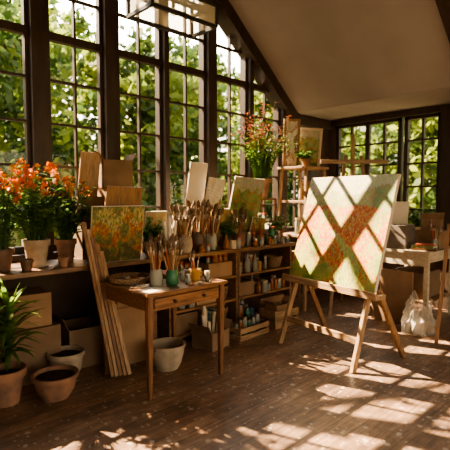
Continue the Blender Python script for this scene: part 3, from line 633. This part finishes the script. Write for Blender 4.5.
def bowlpot(loc,r,h,mat,label):
    o=root('plant_bowl',label,'pot',loc); b=MB(); b.lathe([(r*.6,0),(r*.85,h*.35),(r*.97,h*.8),(r*1.06,h*.84),(r*1.06,h),(r*.95,h),(r*.9,h*.82),(0,h*.72)],32); fin(b,'pot',mat,parent=o,smooth=True)
    b=MB(); b.lathe([(r*.92,h*.84),(r*.5,h*.90),(0,h*.88)],20,wob=.03); fin(b,'soil',M_soil,parent=o,smooth=True); return o
bowlpot((1.31,3.18,0),.155,.18,M_terra,'wide weathered terracotta bowl of soil on the floor')
bowlpot((1.52,3.47,0),.14,.22,M_clay,'pale clay planter on the floor under the worktop')
o=root('potted_dracaena','spiky green plant in a large terracotta pot on the floor','potted plant',(1.02,3.33,0)); potmesh(o,.125,.25,M_terra)
l=MB(); rg=random.Random(8)
s=MB(); s.tube([(0,0,.2),(.02,-.02,.45),(.0,-.03,.66)],[.014,.012,.010],8); fin(s,'stems',G2,parent=o,smooth=True)
for k in range(140):
    a=rg.uniform(0,6.28); z=rg.uniform(.34,.70); e_=rg.uniform(.2,1.4)
    if math.sin(a)>.2: continue
    l.leaf((.01,-.03,z),(math.cos(a)*math.cos(e_),math.sin(a)*math.cos(e_)-.05,math.sin(e_)),rg.uniform(.2,.32),.034,1.1,0,rg,(.5,.9,1,.8,.45,.04))
fin(l,'foliage',G1,parent=o)
# ------------------------------------------------------------------ back of the room (east)
o=root('easel','empty wooden studio easel standing before the far window','easel',(5.02,2.95,0),-.75)
for x in (-1,1): b=MB(); b.beam((x*.32,-.12,0),(x*.10,.10,1.98),.04,.025,ref=(0,1,0)); fin(b,'front_leg',M_oakv,parent=o,bevel=.002)
b=MB(); b.beam((0,.55,0),(0,.12,1.85),.04,.025,ref=(1,0,0)); fin(b,'rear_leg',M_oakv,parent=o,bevel=.002)
b=MB(); b.beam((0,-.02,.6),(0,.14,2.25),.045,.022,ref=(0,1,0)); fin(b,'mast',M_pine,parent=o,bevel=.002)
for z,wd in ((1.90,.42),(1.0,.38),(.35,.27)): b=MB(); q=z/1.98*.22-.12-.03; b.bb(-wd,wd,q-.02,q+.004,z-.025,z+.025); fin(b,'cross_bar',M_pineh,parent=o,bevel=.002)
def desk():
    o=root('work_desk','pale-topped wooden desk standing before the far window','desk',(5.45,2.35,0)); w,d=.42,.33
    b=MB(); b.bb(-w,w,-d,d,.82,.85); fin(b,'desk_top',M_pale,parent=o,bevel=.004)
    b=MB(); b.bb(-w+.04,w-.04,-d+.03,-d+.05,.72,.82); b.bb(-w+.04,w-.04,d-.05,d-.03,.72,.82); b.bb(-w+.03,-w+.05,-d+.05,d-.05,.68,.82); fin(b,'apron',M_pale,parent=o)
    for x in (-1,1):
        for y in (-1,1): b=MB(); b.box((x*(w-.05),y*(d-.05),.41),(.05,.05,.82)); fin(b,'leg',M_pale,parent=o,bevel=.002)
    b=MB(); b.bb(-w+.04,w-.04,-d+.04,d-.04,.25,.27); fin(b,'shelf_board',M_pineh,parent=o)
desk()
M_grey=pm('grey_brown_box',(.22,.18,.14),(.15,.12,.095),.8,4)
cbox((5.28,2.50,.85),.34,.28,.27,.1,M_grey,False,'grey-brown storage box on the pale desk'); cbox((5.62,2.24,.85),.24,.3,.20,-.1,M_card,False,'cardboard box on the pale desk')
cbox((5.62,2.24,1.057),.20,.22,.14,.2,M_card2,True,'small open box stacked on another box')
board('stretched_canvas','small blank canvas standing on a box','canvas',5.28,2.52,1.127,.24,.28,.018,[M_white],-.2,-.8)
book((5.22,2.16,.85),.2,.26,.03,.3,PAL[5],'thick brown book lying on the pale desk'); book((5.22,2.16,.8802),.18,.24,.025,.1,PAL[4],'olive book stacked on the pale desk'); book((5.22,2.16,.9054),.16,.2,.02,.5,PAL[1],'red book on top of a stack on the desk')
jar('brush_jar','jar of brushes on the pale desk',(5.40,2.12,.85),.04,.12,M_glass,PAL[2]); brushes_in((5.40,2.12),.04,.87,9,'brushes on the desk')
cbox((5.45,2.36,.271),.5,.4,.3,0,M_card2,False,'large box on the lower desk shelf')
board('stretched_canvas','brown-backed canvas leaning against the pale desk','canvas',4.97,2.42,0,.50,.62,.02,[M_card],-.03,-math.pi/2)
bushy('potted_herb','leafy plant in a clay pot on the far windowsill',(6.0,2.62,.93),.07,.13,M_clay,.30,.15,28,[G1,G2],None,.06,.035,.03,27,8)
# plastic bag
b=MB(); pr=[]
for z,q in [(0,.13),(.01,.17),(.04,.19),(.08,.19),(.12,.18),(.16,.165),(.20,.15),(.24,.14),(.28,.13),(.31,.125),(.34,.13)]: pr.append((q,z))
b.lathe(pr,64)
def crump(v):
    p=V(v); a=math.atan2(p.y,p.x); q=p*9
    rid=1-abs(noise.noise(q))*2; rid2=1-abs(noise.noise(q*2.5+V((3,1,2))))*2
    k=1+.34*(rid-.6)+.15*(rid2-.6)+.05*math.sin(13*a+p.z*14)*min(1,p.z*5)
    return (p.x*k*1.1,p.y*k*.85,p.z*(1+.7*noise.noise(V((math.cos(a)*1.6,math.sin(a)*1.6,p.z*3)))) if p.z>.011 else p.z)
b.v=[crump(v) for v in b.v]
o=root('plastic_bag','crumpled clear plastic bag standing open on the floor','bag',(4.80,2.02,0)); fin(b,'bag_body',M_bag,parent=o)
b=MB(); b.box((-.02,0,.07),(.14,.10,.09),rot=(.2,.3,.5)); b.box((.04,.02,.14),(.10,.08,.07),rot=(.5,.1,.2)); b.box((-.05,-.02,.16),(.08,.07,.06),rot=(.1,.6,.9)); fin(b,'bag_contents',M_paper,parent=o,bevel=.01)
o=root('folded_easel','folded wooden tripod easel standing beside the plastic bag','easel',(4.62,1.60,0),.5)
for x0,y0,x1 in ((-.16,-.05,-.02),(.16,-.05,.02)): b=MB(); b.beam((x0,y0,0),(x1,.05,1.22),.035,.02,ref=(0,1,0)); fin(b,'front_leg',M_pine,parent=o,bevel=.002)
b=MB(); b.beam((0,.16,0),(0,.075,1.2),.035,.02,ref=(1,0,0)); fin(b,'rear_leg',M_oakv,parent=o,bevel=.002)
b=MB(); b.bb(-.12,.12,-.05,-.03,.5,.54); fin(b,'cross_bar',M_pineh,parent=o)
# ------------------------------------------------------------------ pendant lamp
o=root('pendant_lamp','rectangular black metal frame lamp with pale glass panels','lamp',(2.12,2.80,2.78),.0)
b=MB(); w,d,h=.30,.15,.16
for y in (-d,d):
    for z in (0,h): b.beam((-w,y,z),(w,y,z),.024,.024)
for x in (-w,w):
    for z in (0,h): b.beam((x,-d,z),(x,d,z),.024,.024)
    for y in (-d,d): b.beam((x,y,0),(x,y,h),.024,.024)
b.beam((-w,0,h),(w,0,h),.03,.02); fin(b,'lamp_frame',M_black,parent=o)
for y in (-d,d): g=MB(); g.bb(-w+.013,w-.013,y-.003,y+.003,.013,h-.013); fin(g,'lamp_shade',M_lgl,parent=o)
for x in (-w,w): g=MB(); g.bb(x-.003,x+.003,-d+.013,d-.013,.013,h-.013); fin(g,'lamp_shade',M_lgl,parent=o)
for x in (-.2,.2):
    b=MB(); b.cyl((x,0,h),(x,0,S(2.12+x)-2.78+.01),.008,seg=8); fin(b,'hanging_rod',M_black,parent=o,smooth=True)
for x in (-.18,0,.18):
    b=MB(); b.cyl((x,0,h-.05),(x,0,h-.005),.015,seg=10,m=0); fin(b,'bulb_socket',M_black,parent=o,smooth=True)
    b=MB(); b.lathe([(.004,0),(.022,.012),(.028,.03),(.018,.055),(.012,.065),(0,.066)],14); fin(b,'light_bulb',M_bulb,parent=o,loc=(x,0,h-.117),smooth=True)
# ------------------------------------------------------------------ light
el=math.radians(43); hx,hy=-.33,.944
s=V((hx*math.cos(el),hy*math.cos(el),math.sin(el))).normalized()
ld=bpy.data.lights.new('sun','SUN'); ld.energy=39; ld.angle=math.radians(.55); ld.color=(1,.76,.49)
lo=bpy.data.objects.new('sun',ld); COL.objects.link(lo); lo.rotation_euler=s.to_track_quat('Z','Y').to_euler(); lo.location=(0,8,8)
w=bpy.data.worlds.new('World'); bpy.context.scene.world=w; w.use_nodes=True; nt=w.node_tree; bg=nt.nodes['Background']; L=nt.links.new
tc=nt.nodes.new('ShaderNodeTexCoord'); sx=nt.nodes.new('ShaderNodeSeparateXYZ'); cr=nt.nodes.new('ShaderNodeValToRGB')
cr.color_ramp.elements[0].position=.0; cr.color_ramp.elements[0].color=(1,.85,.62,1); cr.color_ramp.elements[1].position=.8; cr.color_ramp.elements[1].color=(.86,.84,.80,1)
L(tc.outputs['Generated'],sx.inputs[0]); L(sx.outputs['Z'],cr.inputs[0]); L(cr.outputs[0],bg.inputs[0])
dp=nt.nodes.new('ShaderNodeVectorMath'); dp.operation='DOT_PRODUCT'; dp.inputs[1].default_value=tuple(V((.24,.86,.45)).normalized()); L(tc.outputs['Generated'],dp.inputs[0])
mxn=nt.nodes.new('ShaderNodeMath'); mxn.operation='MAXIMUM'; mxn.inputs[1].default_value=0; L(dp.outputs['Value'],mxn.inputs[0])
pw=nt.nodes.new('ShaderNodeMath'); pw.operation='POWER'; pw.inputs[1].default_value=10; L(mxn.outputs[0],pw.inputs[0])
ma=nt.nodes.new('ShaderNodeMath'); ma.operation='MULTIPLY_ADD'; ma.inputs[1].default_value=18; ma.inputs[2].default_value=2.9; L(pw.outputs[0],ma.inputs[0]); L(ma.outputs[0],bg.inputs[1])
vs=bpy.context.scene.view_settings
vs.exposure=.52
try: vs.look='AgX - Medium High Contrast'
except Exception: pass
# ------------------------------------------------------------------ camera
cd=bpy.data.cameras.new('camera'); cd.sensor_width=36; cd.lens=36; cd.clip_end=200
cd.dof.use_dof=True; cd.dof.focus_distance=4.2; cd.dof.aperture_fstop=1.5
co=bpy.data.objects.new('camera',cd); COL.objects.link(co); bpy.context.scene.camera=co
co.location=(0,0,1.46)
yaw=math.radians(46.5); pitch=math.atan(28/450)
f=V((math.cos(yaw)*math.cos(pitch),math.sin(yaw)*math.cos(pitch),-math.sin(pitch)))
co.rotation_euler=f.to_track_quat('-Z','Y').to_euler()
